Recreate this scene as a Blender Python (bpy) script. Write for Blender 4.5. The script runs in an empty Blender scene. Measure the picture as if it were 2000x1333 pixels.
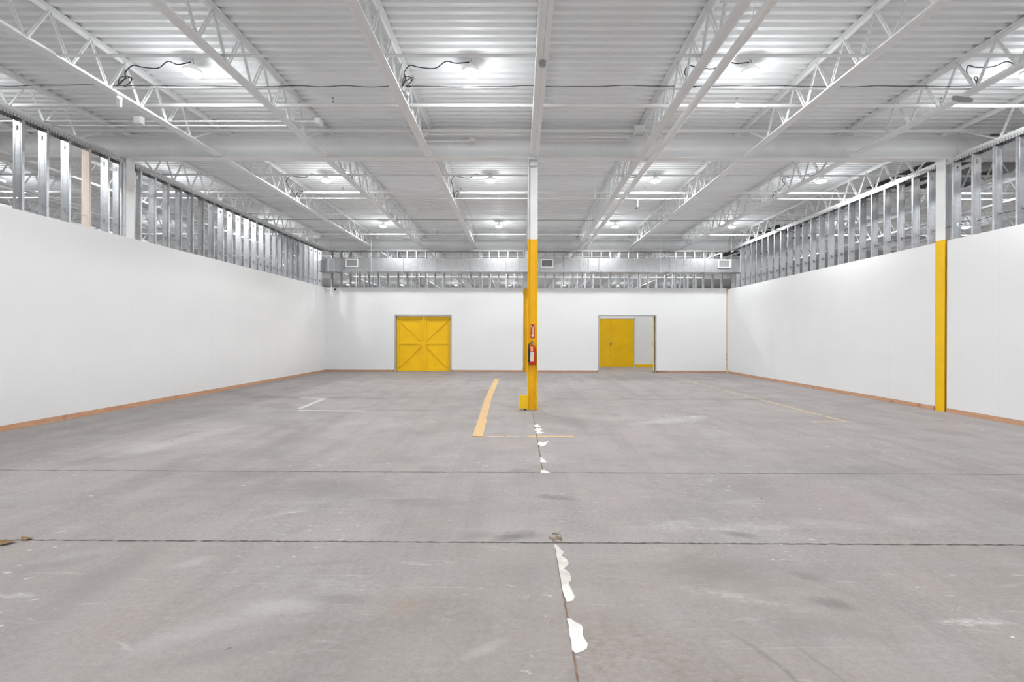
import bpy, math, random
from mathutils import Vector, Matrix
random.seed(7)
PI = math.pi
S = bpy.context.scene
C = S.collection
ONE = ['zeroth','first','second','third','fourth','fifth','sixth','seventh','eighth','ninth','tenth','eleventh','twelfth','thirteenth',
       'fourteenth','fifteenth','sixteenth','seventeenth','eighteenth','nineteenth']
TENS = {20:'twent',30:'thirt',40:'fort',50:'fift'}
def nth(n):
    if n < 20: return ONE[n]
    t = TENS[n//10*10]
    return t+'ieth' if n % 10 == 0 else t+'y-'+ONE[n % 10]

# ------------------------------------------------------------------ materials
class NT:
    def __init__(s, name):
        s.m = bpy.data.materials.new(name); s.m.use_nodes = True
        s.t = s.m.node_tree; s.b = s.t.nodes['Principled BSDF']
    def n(s, typ, **kw):
        x = s.t.nodes.new('ShaderNode'+typ)
        for k, v in kw.items(): setattr(x, k, v)
        return x
    def put(s, sock, v):
        if hasattr(v, 'is_output') or isinstance(v, bpy.types.NodeSocket): s.t.links.new(v, sock)
        else:
            if sock.type == 'RGBA' and len(v) == 3: v = (*v, 1)
            sock.default_value = v
    def co(s): return s.n('TexCoord').outputs['Object']
    def mapp(s, v, scale=(1,1,1), rot=(0,0,0), loc=(0,0,0)):
        x = s.n('Mapping'); s.put(x.inputs[0], v)
        x.inputs[1].default_value = loc; x.inputs[2].default_value = rot; x.inputs[3].default_value = scale
        return x.outputs[0]
    def noise(s, v, scale, detail=4, rough=.55, dist=0):
        x = s.n('TexNoise'); s.put(x.inputs['Vector'], v)
        x.inputs['Scale'].default_value = scale; x.inputs['Detail'].default_value = detail
        x.inputs['Roughness'].default_value = rough; x.inputs['Distortion'].default_value = dist
        return x.outputs[0]
    def ramp(s, f, a, b, lo=0., hi=1.):
        x = s.n('MapRange'); x.clamp = True
        s.put(x.inputs[0], f); x.inputs[1].default_value = a; x.inputs[2].default_value = b
        x.inputs[3].default_value = lo; x.inputs[4].default_value = hi
        return x.outputs[0]
    def mix(s, f, a, b, mode='MIX'):
        x = s.n('Mix', data_type='RGBA', blend_type=mode)
        s.put(x.inputs[0], f); s.put(x.inputs[6], a); s.put(x.inputs[7], b)
        return x.outputs[2]
    def math(s, op, a, b=0.):
        x = s.n('Math', operation=op); s.put(x.inputs[0], a); s.put(x.inputs[1], b)
        return x.outputs[0]
    def xyz(s, v):
        x = s.n('SeparateXYZ'); s.put(x.inputs[0], v); return x.outputs
    def bump(s, h, strength=.2, dist=.01):
        x = s.n('Bump'); s.put(x.inputs['Height'], h)
        x.inputs['Strength'].default_value = strength; x.inputs['Distance'].default_value = dist
        s.put(s.b.inputs['Normal'], x.outputs[0])
    def set(s, col=None, rough=None, metal=None, spec=None):
        if col is not None: s.put(s.b.inputs['Base Color'], col)
        if rough is not None: s.put(s.b.inputs['Roughness'], rough)
        if metal is not None: s.put(s.b.inputs['Metallic'], metal)
        if spec is not None: s.put(s.b.inputs['Specular IOR Level'], spec)
        return s.m

def paint(name, col, rough=.5, var=.06, scale=3., spec=.4):
    t = NT(name); v = t.noise(t.co(), scale, 5)
    lo = tuple(c*(1-var) for c in col); hi = tuple(min(1, c*(1+var)) for c in col)
    return t.set(t.mix(t.ramp(v, .3, .7), lo, hi), rough, 0., spec)

M = {}
M['steel'] = paint('white_painted_steel', (.89,.905,.915), .45, .02)
M['deck'] = paint('white_painted_deck', (.915,.935,.945), .5, .015, 1.2)
M['girder'] = paint('white_girder_paint', (.905,.91,.913), .5, .02, 1.)
M['pipe'] = paint('white_painted_pipe', (.88,.88,.875), .35, .02)
M['yellow'] = paint('yellow_paint', (.94,.56,.002), .42, .05, 2.5)
M['gypsum_plain'] = paint('white_board', (.88,.885,.89), .75, .01, 1., .2)
M['black'] = paint('black_rubber', (.022,.022,.024), .5, .1)
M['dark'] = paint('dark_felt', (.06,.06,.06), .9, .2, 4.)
M['grey'] = paint('grey_plastic', (.36,.36,.36), .5, .05)
M['boxwhite'] = paint('white_box', (.86,.86,.85), .4, .02)
M['red'] = paint('red_enamel', (.55,.015,.02), .25, .04)
M['signred'] = paint('sign_red', (.62,.02,.03), .4, .02)
M['signwhite'] = paint('sign_white', (.9,.85,.87), .4, .01)
M['labeltan'] = paint('label_cream', (.78,.68,.38), .5, .03)
M['labelgrey'] = paint('label_grey', (.62,.66,.68), .5, .08, 30)
M['tag'] = paint('orange_tag', (.85,.38,.16), .5, .05)
M['filler'] = paint('white_filler', (.74,.72,.70), .7, .10, 9.)
M['fillerdirty'] = paint('worn_filler', (.62,.57,.54), .75, .15, 14.)
M['jointtan'] = paint('joint_sealant', (.20,.135,.09), .8, .3, 20.)
M['leaf'] = paint('dry_leaf', (.22,.14,.06), .8, .3, 40)
M['outer'] = paint('outer_wall', (.62,.62,.62), .8, .03)
M['louvre'] = paint('louvre_grey', (.26,.26,.27), .5, .05)
M['louvrepale'] = paint('louvre_pale', (.42,.41,.41), .5, .05)
M['jamb'] = paint('jamb_steel', (.42,.42,.44), .4, .1)

def wornpaint(name, col, thresh, soft=.2, sc=9, aniso=(1,1,1), keep=1.):
    t = NT(name); v = t.noise(t.mapp(t.co(), aniso), sc, 8, .7); w = t.noise(t.co(), 2.2, 3)
    f = t.ramp(t.math('ADD', v, t.math('MULTIPLY', w, .5)), thresh, thresh+soft, keep, 0)
    t.put(t.b.inputs['Alpha'], f); return t.set(t.mix(t.ramp(v,.3,.7), col, tuple(c*.85 for c in col)), .7)
M['lineyellow'] = wornpaint('worn_yellow_line', (.86,.57,.27), .86, .25, 9, (1,1,1), .82)
M['linethin'] = wornpaint('worn_yellow_thin_line', (.74,.56,.36), .80, .25, 9, (1,1,1), .85)
M['linewhite'] = wornpaint('worn_white_line', (.76,.75,.74), .84, .25, 9, (1,1,1), .75)
M['scuff'] = wornpaint('pale_scuff', (.74,.735,.73), .62, .12, 7, (.6,2.4,1), .75)
M['fleck'] = wornpaint('white_flecks', (.80,.80,.80), .63, .05, 16, (1,1.6,1), .95)
M['rust'] = wornpaint('rust_stain', (.25,.16,.10), .66, .12, 22, (1,1,1), .85)
M['joint'] = wornpaint('joint_dirt', (.10,.088,.078), .82, .08, 12, (1,1,1), .9)

t = NT('galvanised_steel'); co = t.co()
v = t.noise(co, 14, 3, .6); w = t.noise(co, 1.3, 3)
c = t.mix(t.ramp(v, .35, .65), (.52,.535,.555), (.64,.65,.665))
c = t.mix(t.ramp(w, .4, .65, 0, .35), c, (.43,.44,.46))
M['galv'] = t.set(c, t.ramp(w, .3, .7, .36, .50), .85)
t = NT('duct_sheet'); co = t.co(); v = t.noise(co, 9, 4); w = t.noise(co, 1.1, 3)
c = t.mix(t.ramp(v, .35, .65), (.48,.485,.495), (.56,.565,.575)); M['duct'] = t.set(c, t.ramp(w, .3, .7, .34, .46), .8)

def track_mat(name, axis):
    t = NT(name); co = t.co(); x = t.xyz(co)
    st = t.math('FRACT', t.math('MULTIPLY', x[axis], 1/.05), 0)
    slot = t.math('LESS_THAN', st, .45)
    z = t.math('MULTIPLY', t.math('GREATER_THAN', x[2], 5.0), t.math('LESS_THAN', x[2], 5.045))
    f = t.math('MULTIPLY', slot, z)
    return t.set(t.mix(f, (.62,.625,.635), (.30,.30,.30)), .5, .4)
M['trackY'] = track_mat('slotted_track_long', 1)
M['trackX'] = track_mat('slotted_track_cross', 0)

def wood_mat(name, a, b, axis=1):
    t = NT(name); co = t.co(); sc = [14,14,14]; sc[axis] = .9
    v = t.noise(t.mapp(co, sc), 3, 6, .6, .6); k = t.noise(co, 2.3, 2)
    c = t.mix(t.ramp(v, .3, .7), a, b); c = t.mix(t.ramp(k, .62, .7, 0, .5), c, tuple(x*.5 for x in a))
    return t.set(c, .7)
M['woodY'] = wood_mat('pine_plate_long', (.52,.27,.15), (.70,.43,.28), 1)
M['woodX'] = wood_mat('pine_plate_cross', (.40,.22,.14), (.58,.36,.25), 0)
M['woodZ'] = wood_mat('pine_post', (.66,.44,.28), (.80,.60,.44), 2)
M['woodpale'] = wood_mat('pale_pine_stud', (.66,.56,.50), (.80,.70,.63), 2)

def gypsum(name, axis):
    t = NT(name); co = t.co(); x = t.xyz(co)
    st = t.math('FRACT', t.math('MULTIPLY', t.math('ADD', x[axis], 40.), 1/1.22), 0)
    seam = t.math('LESS_THAN', t.math('ABSOLUTE', t.math('SUBTRACT', st, .5), 0), .0022)
    v = t.noise(co, .8, 4)
    base = t.mix(t.ramp(v, .35, .65), (.83,.832,.834), (.85,.852,.854))
    fy = t.math('SUBTRACT', t.math('FRACT', t.math('MULTIPLY', x[2], 1/.3), 0), .5)
    fx = t.math('SUBTRACT', t.math('FRACT', t.math('MULTIPLY', t.math('ADD', x[axis], 40.), 1/.386), 0), .5)
    d = t.math('SQRT', t.math('ADD', t.math('POWER', t.math('MULTIPLY', fy, .3), 2), t.math('POWER', t.math('MULTIPLY', fx, .386), 2)))
    scr = t.math('LESS_THAN', d, .006)
    c = t.mix(t.math('MULTIPLY', seam, .22), base, (.55,.55,.55)); c = t.mix(t.math('MULTIPLY', scr, .35), c, (.6,.6,.6))
    return t.set(c, .75, 0., .2)
M['gypY'] = gypsum('gypsum_board_long', 1); M['gypX'] = gypsum('gypsum_board_cross', 0)

def lens(name, strength):
    t = NT(name); t.b.inputs['Emission Color'].default_value = (1,.995,.98,1)
    t.b.inputs['Emission Strength'].default_value = strength
    try: t.m.cycles.emission_sampling = 'NONE'
    except Exception: pass
    return t.set((.9,.9,.9), .4)
M['lens'] = lens('lit_lens', 15)

# concrete floor
t = NT('worn_concrete'); co = t.co(); X = t.xyz(co)
big = t.noise(co, .35, 3, .6, .4); med = t.noise(co, 1.6, 5, .62, .3); fine = t.noise(co, 28, 4, .7)
str2 = t.noise(t.mapp(co, (.5,6.,1), (0,0,-.12)), 1.3, 6, .7, .3)
strY = t.noise(t.mapp(co, (1.5,.10,1), (0,0,.05)), 1.6, 6, .62, .25); strX = t.noise(t.mapp(co, (.12,1.3,1), (0,0,.2)), 1.6, 5, .6, .4)
hue = t.noise(co, .9, 4, .55)
c = t.mix(t.ramp(hue, .38, .62), (.405,.352,.340), (.382,.366,.352))
c = t.mix(t.ramp(big, .40, .62, 0, .45), c, (.43,.40,.385))
c = t.mix(t.ramp(strY, .48, .66, 0, .60), c, (.285,.262,.252))
c = t.mix(t.ramp(strY, .44, .30, 0, .40), c, (.47,.445,.43))
c = t.mix(t.ramp(strX, .52, .72, 0, .35), c, (.30,.275,.262))
c = t.mix(t.ramp(str2, .50, .78, 0, .40), c, (.50,.465,.45))
c = t.mix(t.ramp(med, .50, .70, 0, .6), c, (.29,.268,.256))
c = t.mix(t.ramp(fine, .38, .68, 0, .5), c, (.52,.485,.47))
c = t.mix(t.ramp(t.noise(co, 60, 4, .7),   .50, .68, 0, .42), c, (.24,.22,.21))
# the front slab is browner than the others
front = t.ramp(X[1], 3.29, 3.33, 1, 0)
brown = t.noise(co, 1.15, 6, .65, .5)
c = t.mix(t.math('MULTIPLY', front, .20), c, (.335,.305,.285))
c = t.mix(t.math('MULTIPLY', t.math('MULTIPLY', front, t.ramp(X[0], -1.2, .3)), t.ramp(brown, .48, .64, 0, .22)), c, (.275,.215,.165))
# pale scuffs, white paint specks, dark specks
sc = t.noise(t.mapp(co, (1.2,6,1), (0,0,.3)), 1.7, 7, .75, .6)
c = t.mix(t.ramp(sc, .59, .72, 0, .6), c, (.62,.59,.58))
sp = t.noise(t.mapp(co, (2.2,6,1), (0,0,-.35)), 3.4, 5, .7, .4); rg = t.noise(co, .7, 2)
c = t.mix(t.math('MULTIPLY', t.ramp(sp, .63, .67), t.ramp(rg, .48, .58)), c, (.74,.735,.73))
dk = t.noise(t.mapp(co, (1,1,1)), 9, 2, .5)
c = t.mix(t.math('MULTIPLY', t.ramp(dk, .77, .79), .8), c, (.12,.11,.10))
for an, thr in ((.9,.69),(-.7,.70),(.25,.71),(1.4,.70)):
    scr = t.noise(t.mapp(co, (.6,28,1), (0,0,an), (an,0,0)), 2.0, 3, .5, .9)
    c = t.mix(t.math('MULTIPLY', t.ramp(scr, thr, thr+.03), .32), c, (.62,.60,.58))
# tyre marks: rubber arcs
def arc(c, cx, cy, r, w, a, lim=None):
    dx = t.math('SUBTRACT', X[0], cx); dy = t.math('SUBTRACT', X[1], cy)
    d = t.math('SQRT', t.math('ADD', t.math('MULTIPLY', dx, dx), t.math('MULTIPLY', dy, dy)))
    e = t.math('ABSOLUTE', t.math('SUBTRACT', t.math('ADD', d, t.math('MULTIPLY', med, .12)), r), 0)
    f = t.math('MULTIPLY', t.ramp(e, w*.4, w, 1, 0), t.ramp(t.noise(co, 1.1, 3), .42, .62))
    if lim:
        f = t.math('MULTIPLY', f, t.math('MULTIPLY', t.ramp(X[0], lim[0], lim[0]+.25), t.ramp(X[0], lim[1]-.25, lim[1], 1, 0)))
        f = t.math('MULTIPLY', f, t.math('MULTIPLY', t.ramp(X[1], lim[2], lim[2]+.12), t.ramp(X[1], lim[3]-.12, lim[3], 1, 0)))
    return t.mix(t.math('MULTIPLY', f, a), c, (.20,.19,.185))
c = arc(c, -14, 3, 11.2, .35, .30); c = arc(c, -8, 9.5, 5.1, .25, .28); c = arc(c, 6, -3, 8.5, .3, .22)
c = arc(c, -.3, 1.6, 1.42, .02, .7, (.85,1.3,2.0,2.7)); c = arc(c, .1, 1.7, 1.22, .018, .7, (1.0,1.5,1.9,2.5)); c = arc(c, .35, 1.75, 1.15, .014, .6, (1.2,1.7,1.9,2.4))
wob = t.noise(t.mapp(co, (1,1.6,1)), 4.5, 5, .7, .5)
BR, PALE, DK, RUB = (.27,.205,.155), (.66,.645,.635), (.26,.24,.228), (.17,.16,.155)
def blob(c, x, y, rx, ry, col, a, rough=1.2, rot=0., brk=True):
    dx = t.math('SUBTRACT', X[0], x); dy = t.math('SUBTRACT', X[1], y); cs, sn = math.cos(rot), math.sin(rot)
    u = t.math('ADD', t.math('MULTIPLY', dx, cs/rx), t.math('MULTIPLY', dy, sn/rx)); v = t.math('ADD', t.math('MULTIPLY', dx, -sn/ry), t.math('MULTIPLY', dy, cs/ry))
    d = t.math('SQRT', t.math('ADD', t.math('MULTIPLY', u, u), t.math('MULTIPLY', v, v)))
    f = t.ramp(t.math('ADD', d, t.math('MULTIPLY', t.math('SUBTRACT', wob, .5), rough*2.4)), .3, 1.1, a, 0)
    if brk and col not in (RUB, DK): f = t.math('MULTIPLY', f, grain)
    return t.mix(f, c, col)
grain = t.ramp(t.noise(t.mapp(co, (1,2.2,1), (0,0,.2)), 16, 4, .75), .40, .62, .12, 1)
def fp(px, py):
    y = 1342.4/(py-656.5-(px-1014)*.003); return (px-1014)/889*y, y
def streak(c, p, q, w, col, a):
    (x0, y0), (x1, y1) = fp(*p), fp(*q)
    return blob(c, (x0+x1)/2, (y0+y1)/2, math.dist((x0,y0),(x1,y1))/2*1.1, w, col, a, .45, math.atan2(y1-y0, x1-x0), False)
c = blob(c, .48, 2.28, .30, .26, BR, .42); c = blob(c, .85, 2.22, .42, .2, BR, .28); c = blob(c, 1.0, 1.98, .22, .10, BR, .6, .8); c = blob(c, .45, 1.95, .5, .12, BR, .3); c = blob(c, -.62, 2.5, .08, .12, (.40,.25,.15), .5, 1.); c = blob(c, -.25, 2.5, .5, .2, BR, .25); c = blob(c, .15, 2.1, .8, .25, BR, .22); c = blob(c, .5, 2.85, .35, .18, BR, .25)
c = blob(c, 1.28, 2.63, .42, .06, PALE, .42, .9, -.35); c = blob(c, 1.25, 3.62, .35, .10, PALE, .42, 1.6); c = blob(c, 1.85, 3.62, .45, .09, PALE, .38, 1.8); c = blob(c, 2.42, 2.42, .22, .035, (.78,.78,.78), .8, 1.2); c = blob(c, .2, 5.6, .35, .3, PALE, .3, 1.2); c = blob(c, 2.2, 8.3, .9, .35, PALE, .3, 1.2)
c = blob(c, 3.2, 3.75, .4, .12, PALE, .28, 1.8); c = blob(c, -1.0, 2.75, .5, .12, PALE, .25, 1.5); c = blob(c, -2.6, 7.8, 1.2, .6, PALE, .22, 1.); c = blob(c, -4.6, 6.2, 1.6, .5, PALE, .2, 1.); c = blob(c, -2.95, 2.62, .25, .03, (.75,.75,.75), .6, 1.6)
c = blob(c, -.02, 3.43, .22, .09, RUB, .8, .7, .25); c = blob(c, -.3, 3.44, .22, .07, RUB, .35, .8); c = blob(c, 1.68, 3.47, .17, .06, RUB, .6, .6, -.3); c = blob(c, .35, 4.25, .22, .07, RUB, .5, .8, -.25); c = blob(c, -.02, 5.1, .12, .10, RUB, .5, .8)
c = blob(c, 1.78, 2.58, .16, .06, RUB, .55, .7, -.35); c = blob(c, 1.80, 2.88, .12, .06, RUB, .4, .7, -.5); c = blob(c, 1.3, 2.95, .7, .2, DK, .45); c = blob(c, 1.55, 2.35, .35, .12, DK, .4)
c = blob(c, -1.9, 4.5, 1.1, .35, DK, .45, .9); c = blob(c, -.9, 4.1, .6, .16, DK, .4, 1.); c = blob(c, -1.05, 2.6, .2, .06, DK, .5); c = blob(c, .9, 8.1, .9, .5, DK, .4, .8, -.5); c = blob(c, -3.0, 4.9, .9, .25, DK, .35)
c = blob(c, -5.5, 8.5, 2.2, .8, (.33,.33,.335), .5, .8, 0, False)
for p, q, w_, a_ in (((20,1250),(330,1050),.16,.40), ((120,1010),(420,870),.20,.34), ((330,980),(640,815),.14,.30), ((560,880),(690,800),.16,.30), ((0,1130),(120,1085),.12,.22), ((260,1320),(640,1230),.07,.32), ((300,1230),(560,1110),.05,.26), ((450,1230),(900,1215),.05,.24), ((540,1110),(760,1090),.04,.26), ((700,980),(900,975),.05,.26), ((520,1060),(640,1015),.05,.24), ((1180,930),(1480,1000),.06,.16), ((1500,1100),(1750,1190),.05,.22), ((1280,1010),(1640,1010),.06,.16), ((1600,860),(1900,960),.1,.15)):
    c = streak(c, p, q, w_, DK, a_)
for p, q, w_, a_ in (((60,1100),(220,1075),.1,.22), ((200,1290),(560,1180),.10,.22), ((330,1110),(420,1090),.08,.3), ((450,1190),(640,1180),.10,.3), ((200,900),(480,830),.25,.28), ((480,1020),(620,990),.05,.22), ((900,1290),(990,1250),.04,.3), ((1220,830),(1390,815),.2,.4), ((1500,1010),(1800,1040),.1,.2), ((1380,985),(1500,975),.06,.2)):
    c = streak(c, p, q, w_, PALE, a_)
c = t.mix(t.ramp(t.noise(co, .55, 5, .6, .6), .50, .68, 0, .35), c, (.27,.25,.24))
c = t.mix(1., c, (.785,.775,.775), 'MULTIPLY')
M['floor'] = t.set(c, t.ramp(med, .3, .7, .55, .72), 0., .35)
t.bump(fine, .12, .004)

# ------------------------------------------------------------------ mesh building
class MB:
    def __init__(s): s.v = []; s.f = []
    def box(s, x0, x1, y0, y1, z0, z1):
        i = len(s.v)
        s.v += [(x0,y0,z0),(x1,y0,z0),(x1,y1,z0),(x0,y1,z0),(x0,y0,z1),(x1,y0,z1),(x1,y1,z1),(x0,y1,z1)]
        s.f += [tuple(i+k for k in q) for q in ((0,3,2,1),(4,5,6,7),(0,1,5,4),(1,2,6,5),(2,3,7,6),(3,0,4,7))]
        return s
    def bar(s, a, b, w, h, up=(0,0,1)):
        a = Vector(a); b = Vector(b); d = (b-a).normalized(); up = Vector(up)
        if abs(d.dot(up)) > .98: up = Vector((0,1,0))
        x = d.cross(up).normalized(); y = x.cross(d)
        i = len(s.v)
        for p in (a, b):
            for sx, sy in ((-1,-1),(1,-1),(1,1),(-1,1)): s.v.append(tuple(p + x*(sx*w/2) + y*(sy*h/2)))
        s.f += [tuple(i+k for k in q) for q in ((0,1,2,3),(7,6,5,4),(0,4,5,1),(1,5,6,2),(2,6,7,3),(3,7,4,0))]
        return s
    def tube(s, pts, r, n=8, cap=True):
        pts = [Vector(p) for p in pts]; i0 = len(s.v); px = None
        for k, p in enumerate(pts):
            d = (pts[min(k+1,len(pts)-1)] - pts[max(k-1,0)]).normalized()
            if px is None:
                u = Vector((0,0,1)) if abs(d.z) < .9 else Vector((1,0,0)); px = d.cross(u).normalized()
            else: px = (px - d*px.dot(d)).normalized()
            py = d.cross(px)
            for q in range(n):
                a = 2*PI*q/n; s.v.append(tuple(p + px*(r*math.cos(a)) + py*(r*math.sin(a))))
        for k in range(len(pts)-1):
            for q in range(n):
                a = i0+k*n+q; b = i0+k*n+(q+1)%n; s.f.append((a, b, b+n, a+n))
        if cap: s.f += [tuple(i0+q for q in reversed(range(n))), tuple(i0+(len(pts)-1)*n+q for q in range(n))]
        return s
    def lathe(s, c, prof, n=24):
        i0 = len(s.v)
        for r, z in prof:
            for q in range(n):
                a = 2*PI*q/n; s.v.append((c[0]+r*math.cos(a), c[1]+r*math.sin(a), c[2]+z))
        for k in range(len(prof)-1):
            for q in range(n):
                a = i0+k*n+q; b = i0+k*n+(q+1)%n; s.f.append((a, b, b+n, a+n))
        s.f += [tuple(i0+q for q in reversed(range(n))), tuple(i0+(len(prof)-1)*n+q for q in range(n))]
        return s
    def prism(s, poly, z0, z1):
        i = len(s.v); n = len(poly)
        s.v += [(x,y,z0) for x,y in poly] + [(x,y,z1) for x,y in poly]
        s.f += [tuple(i+k for k in reversed(range(n))), tuple(i+n+k for k in range(n))]
        s.f += [(i+k, i+(k+1)%n, i+n+(k+1)%n, i+n+k) for k in range(n)]
        return s
    def mesh(s, name, mat, smooth=False):
        me = bpy.data.meshes.new(name); me.from_pydata(s.v, [], s.f); me.update()
        me.materials.append(M[mat] if isinstance(mat, str) else mat)
        if smooth:
            for p in me.polygons: p.use_smooth = True
            try: me.set_sharp_from_angle(angle=.6)
            except Exception: pass
        return me
    def build(s, name, mat, parent=None, smooth=False, loc=None):
        o = bpy.data.objects.new(name, s.mesh(name, mat, smooth)); C.objects.link(o)
        if parent: o.parent = parent
        if loc: o.location = loc
        return o
def inst(name, me, parent=None, loc=(0,0,0)):
    o = bpy.data.objects.new(name, me); C.objects.link(o); o.location = loc
    if parent: o.parent = parent
    return o
def tag(o, label, cat, group=None, kind=None):
    o['label'] = label; o['category'] = cat
    if group: o['group'] = group
    if kind: o['kind'] = kind
    return o
def struct(o, label=None, cat=None):
    o['kind'] = 'structure'
    if label: o['label'] = label; o['category'] = cat
    return o
def empty(name, loc, label, cat, group=None):
    o = bpy.data.objects.new(name, None); C.objects.link(o); o.location = loc; o.empty_display_size = .2
    return tag(o, label, cat, group)
def copy_tree(o, parent=None):
    c = o.copy(); C.objects.link(c)
    if parent: c.parent = parent
    for ch in [k for k in o.children]: copy_tree(ch, c)
    return c

# ------------------------------------------------------------------ camera
H = 1.51; F = 16/36*2000; PX, PY = 1010, 656.5; YAW, ROLL = .0045, .003
R = Matrix.Rotation(YAW, 3, 'Z') @ Matrix.Rotation(PI/2, 3, 'X') @ Matrix.Rotation(ROLL, 3, 'Z')
cam = bpy.data.cameras.new('camera'); co_ = bpy.data.objects.new('camera', cam); C.objects.link(co_)
cam.lens = 16; cam.sensor_width = 36; cam.sensor_fit = 'HORIZONTAL'
cam.shift_x = -(PX-1000)/2000; cam.shift_y = (PY-666.5)/2000
co_.matrix_world = Matrix.Translation((0,0,H)) @ R.to_4x4()
cam.clip_end = 200; S.camera = co_
def fl(px, py):          # a point of the floor seen at this pixel of the photograph
    d = R @ Vector(((px-PX)/F, -(py-PY)/F, -1)); k = -H/d.z
    return (d.x*k, d.y*k)

# ------------------------------------------------------------------ key dimensions
XL, XR, YB = -8.05, 8.60, 18.85           # faces of the left, right and back partitions
ROW, BAY = 9.33, 9.77                     # girder row, bay length
JX = lambda k: .30 + 2.135*k              # joist lines
DECK = 5.745

# ------------------------------------------------------------------ floor, ceiling, hall
fo = MB().box(-27, 27, -12, 42, -.2, 0).build('floor', 'floor'); struct(fo)
m = MB(); p = .152; y = -12.0; prof = []
while y < 42:
    prof += [(y, 0), (y+.058, 0), (y+.076, .038), (y+.134, .038)]; y += p
prof.append((42, 0))
for (yy, z) in prof: m.v += [(-27, yy, DECK+z), (27, yy, DECK+z)]
for i in range(len(prof)-1): a = 2*i; m.f.append((a+1, a, a+2, a+3))
n0 = len(m.v); m.box(-27, 27, -12, 42, DECK+.06, DECK+.2)
struct(m.build('ceiling', 'deck'))
for nm, b in (('wall_outer_left', (-27.2,-27,-12,42)), ('wall_outer_right', (27,27.2,-12,42)),
              ('wall_far', (-27.2,27.2,42,42.2)), ('wall_rear', (-27.2,27.2,-12.2,-12))):
    struct(MB().box(*b, -.2, DECK+.2).build(nm, 'outer'))

# partitions: board on the room side of the studs
BT = .016
WL, WR, WB = 3.515, 3.455, 3.50
struct(MB().box(XL-BT, XL, -6, YB+BT, .085, WL).build('wall_left', 'gypY'))
m = MB(); m.box(XR, XR+BT, -6, 9.19, .085, WR); m.box(XR, XR+BT, 9.456, YB+BT, .085, WR)
struct(m.build('wall_right', 'gypY'))
D1 = (-5.17, -2.80, 2.385); D2 = (3.27, 5.68, 2.40)
m = MB()
for a, b, z in ((XL, D1[0], .085), (D1[0], D1[1], D1[2]), (D1[1], .155, .085), (.385, D2[0], .085), (D2[0], D2[1], D2[2]), (D2[1], XR-.045, .085)):
    m.box(a, b, YB, YB+BT, z, WB)
struct(m.build('wall_back', 'gypX'))
# lumber plates under the boards
def board(n, m_): return struct(m_)
m = MB(); m.box(XL-.12, XL+.012, 4, YB-.02, .042, .082); m.box(XL-.12, XL+.03, 4, 12.6, 0, .040); m.box(XL-.12, XL+.012, 12.61, YB-.02, 0, .040)
struct(m.build('baseboard_left', 'woodY'))
m = MB(); m.box(XR-.012, XR+.12, 4, 9.19, .0, .078); m.box(XR-.012, XR+.12, 9.47, YB-.02, 0, .078)
struct(m.build('baseboard_right', 'woodY'))
m = MB()
for a, b in ((XL+.014, D1[0]-.05), (D1[1]+.05, .15), (.39, D2[0]-.03), (D2[1]+.06, XR-.06)): m.box(a, b, YB-.015, YB+.1, 0, .08)
struct(m.build('baseboard_back', 'woodX'))
struct(MB().box(XR-.042, XR-.002, YB-.01, YB+.04, 0, WR+.02).build('trim_1', 'woodZ'))

# ------------------------------------------------------------------ doors in the back wall
def frame(m, a, b, z, w=.05, d0=-.012, d1=.20):
    m.box(a-w*.35, a+w*.65, YB+d0, YB+d1, 0, z); m.box(b-w*.65, b+w*.35, YB+d0, YB+d1, 0, z)
    m.box(a-w*.35, b+w*.35, YB+d0, YB+d1, z, z+w); return m
d1 = struct(frame(MB(), D1[0]+.02, D1[1]-.02, D1[2]-.05).build('door_1', 'jamb'))
def leaf(x0, x1, hinge):
    y = YB+.15; z0, z1 = .03, D1[2]-.065
    o = MB().box(x0, x1, y, y+.03, z0, z1).build('leaf', 'yellow', d1)
    f = MB(); t_ = .035; s_ = .105
    f.box(x0, x0+s_, y-t_, y, z0, z1); f.box(x1-s_, x1, y-t_, y, z0, z1)
    f.box(x0+s_, x1-s_, y-t_, y, z1-.13, z1); f.box(x0+s_, x1-s_, y-t_, y, z0, z0+.11)
    zm = (z0+z1)/2
    f.box(x0+s_, x1-s_, y-t_-.0, y, zm-.02, zm+.03)
    f.build('leaf_frame', 'yellow', o)
    xo, xi = (x0+s_*.8, x1-s_*.8) if hinge < 0 else (x1-s_*.8, x0+s_*.8)
    for za, zb in ((z1-.15, zm+.11), (z0+.12, zm-.1)):
        MB().bar((xo, y-.018, za), (xi, y-.018, zb), .034, .034, (0,1,0)).build('brace', 'yellow', o)
    return o
mid = (D1[0]+D1[1])/2
leaf(D1[0]+.065, mid-.006, -1); leaf(mid+.006, D1[1]-.065, 1)
mo = MB().box(mid-.03, mid+.03, YB+.098, YB+.113, .05, D1[2]-.10).build('cover_strip', 'yellow', d1)
MB().box(mid-.012, mid+.012, YB+.09, YB+.097, D1[2]-.2, D1[2]-.08).build('bolt', 'boxwhite', d1)
d2 = struct(frame(MB(), D2[0]+.02, D2[1]-.02, D2[2]-.05).build('door_2', 'jamb'))
dirv = Vector((5.62, 19.0, 0)).normalized(); h0 = Vector((5.575, YB+.06, 0)); h1 = h0 + dirv*1.14
m = MB(); m.bar((h0.x, h0.y, 1.2), (h1.x, h1.y, 1.2), .05, 2.30); lf = m.build('leaf', 'yellow', d2)
MB().bar((h0.x-.03, h0.y+.02, 1.2), (h0.x-.03, h0.y+.06, 1.2), .03, .12).build('hinge', 'jamb', lf)
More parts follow.
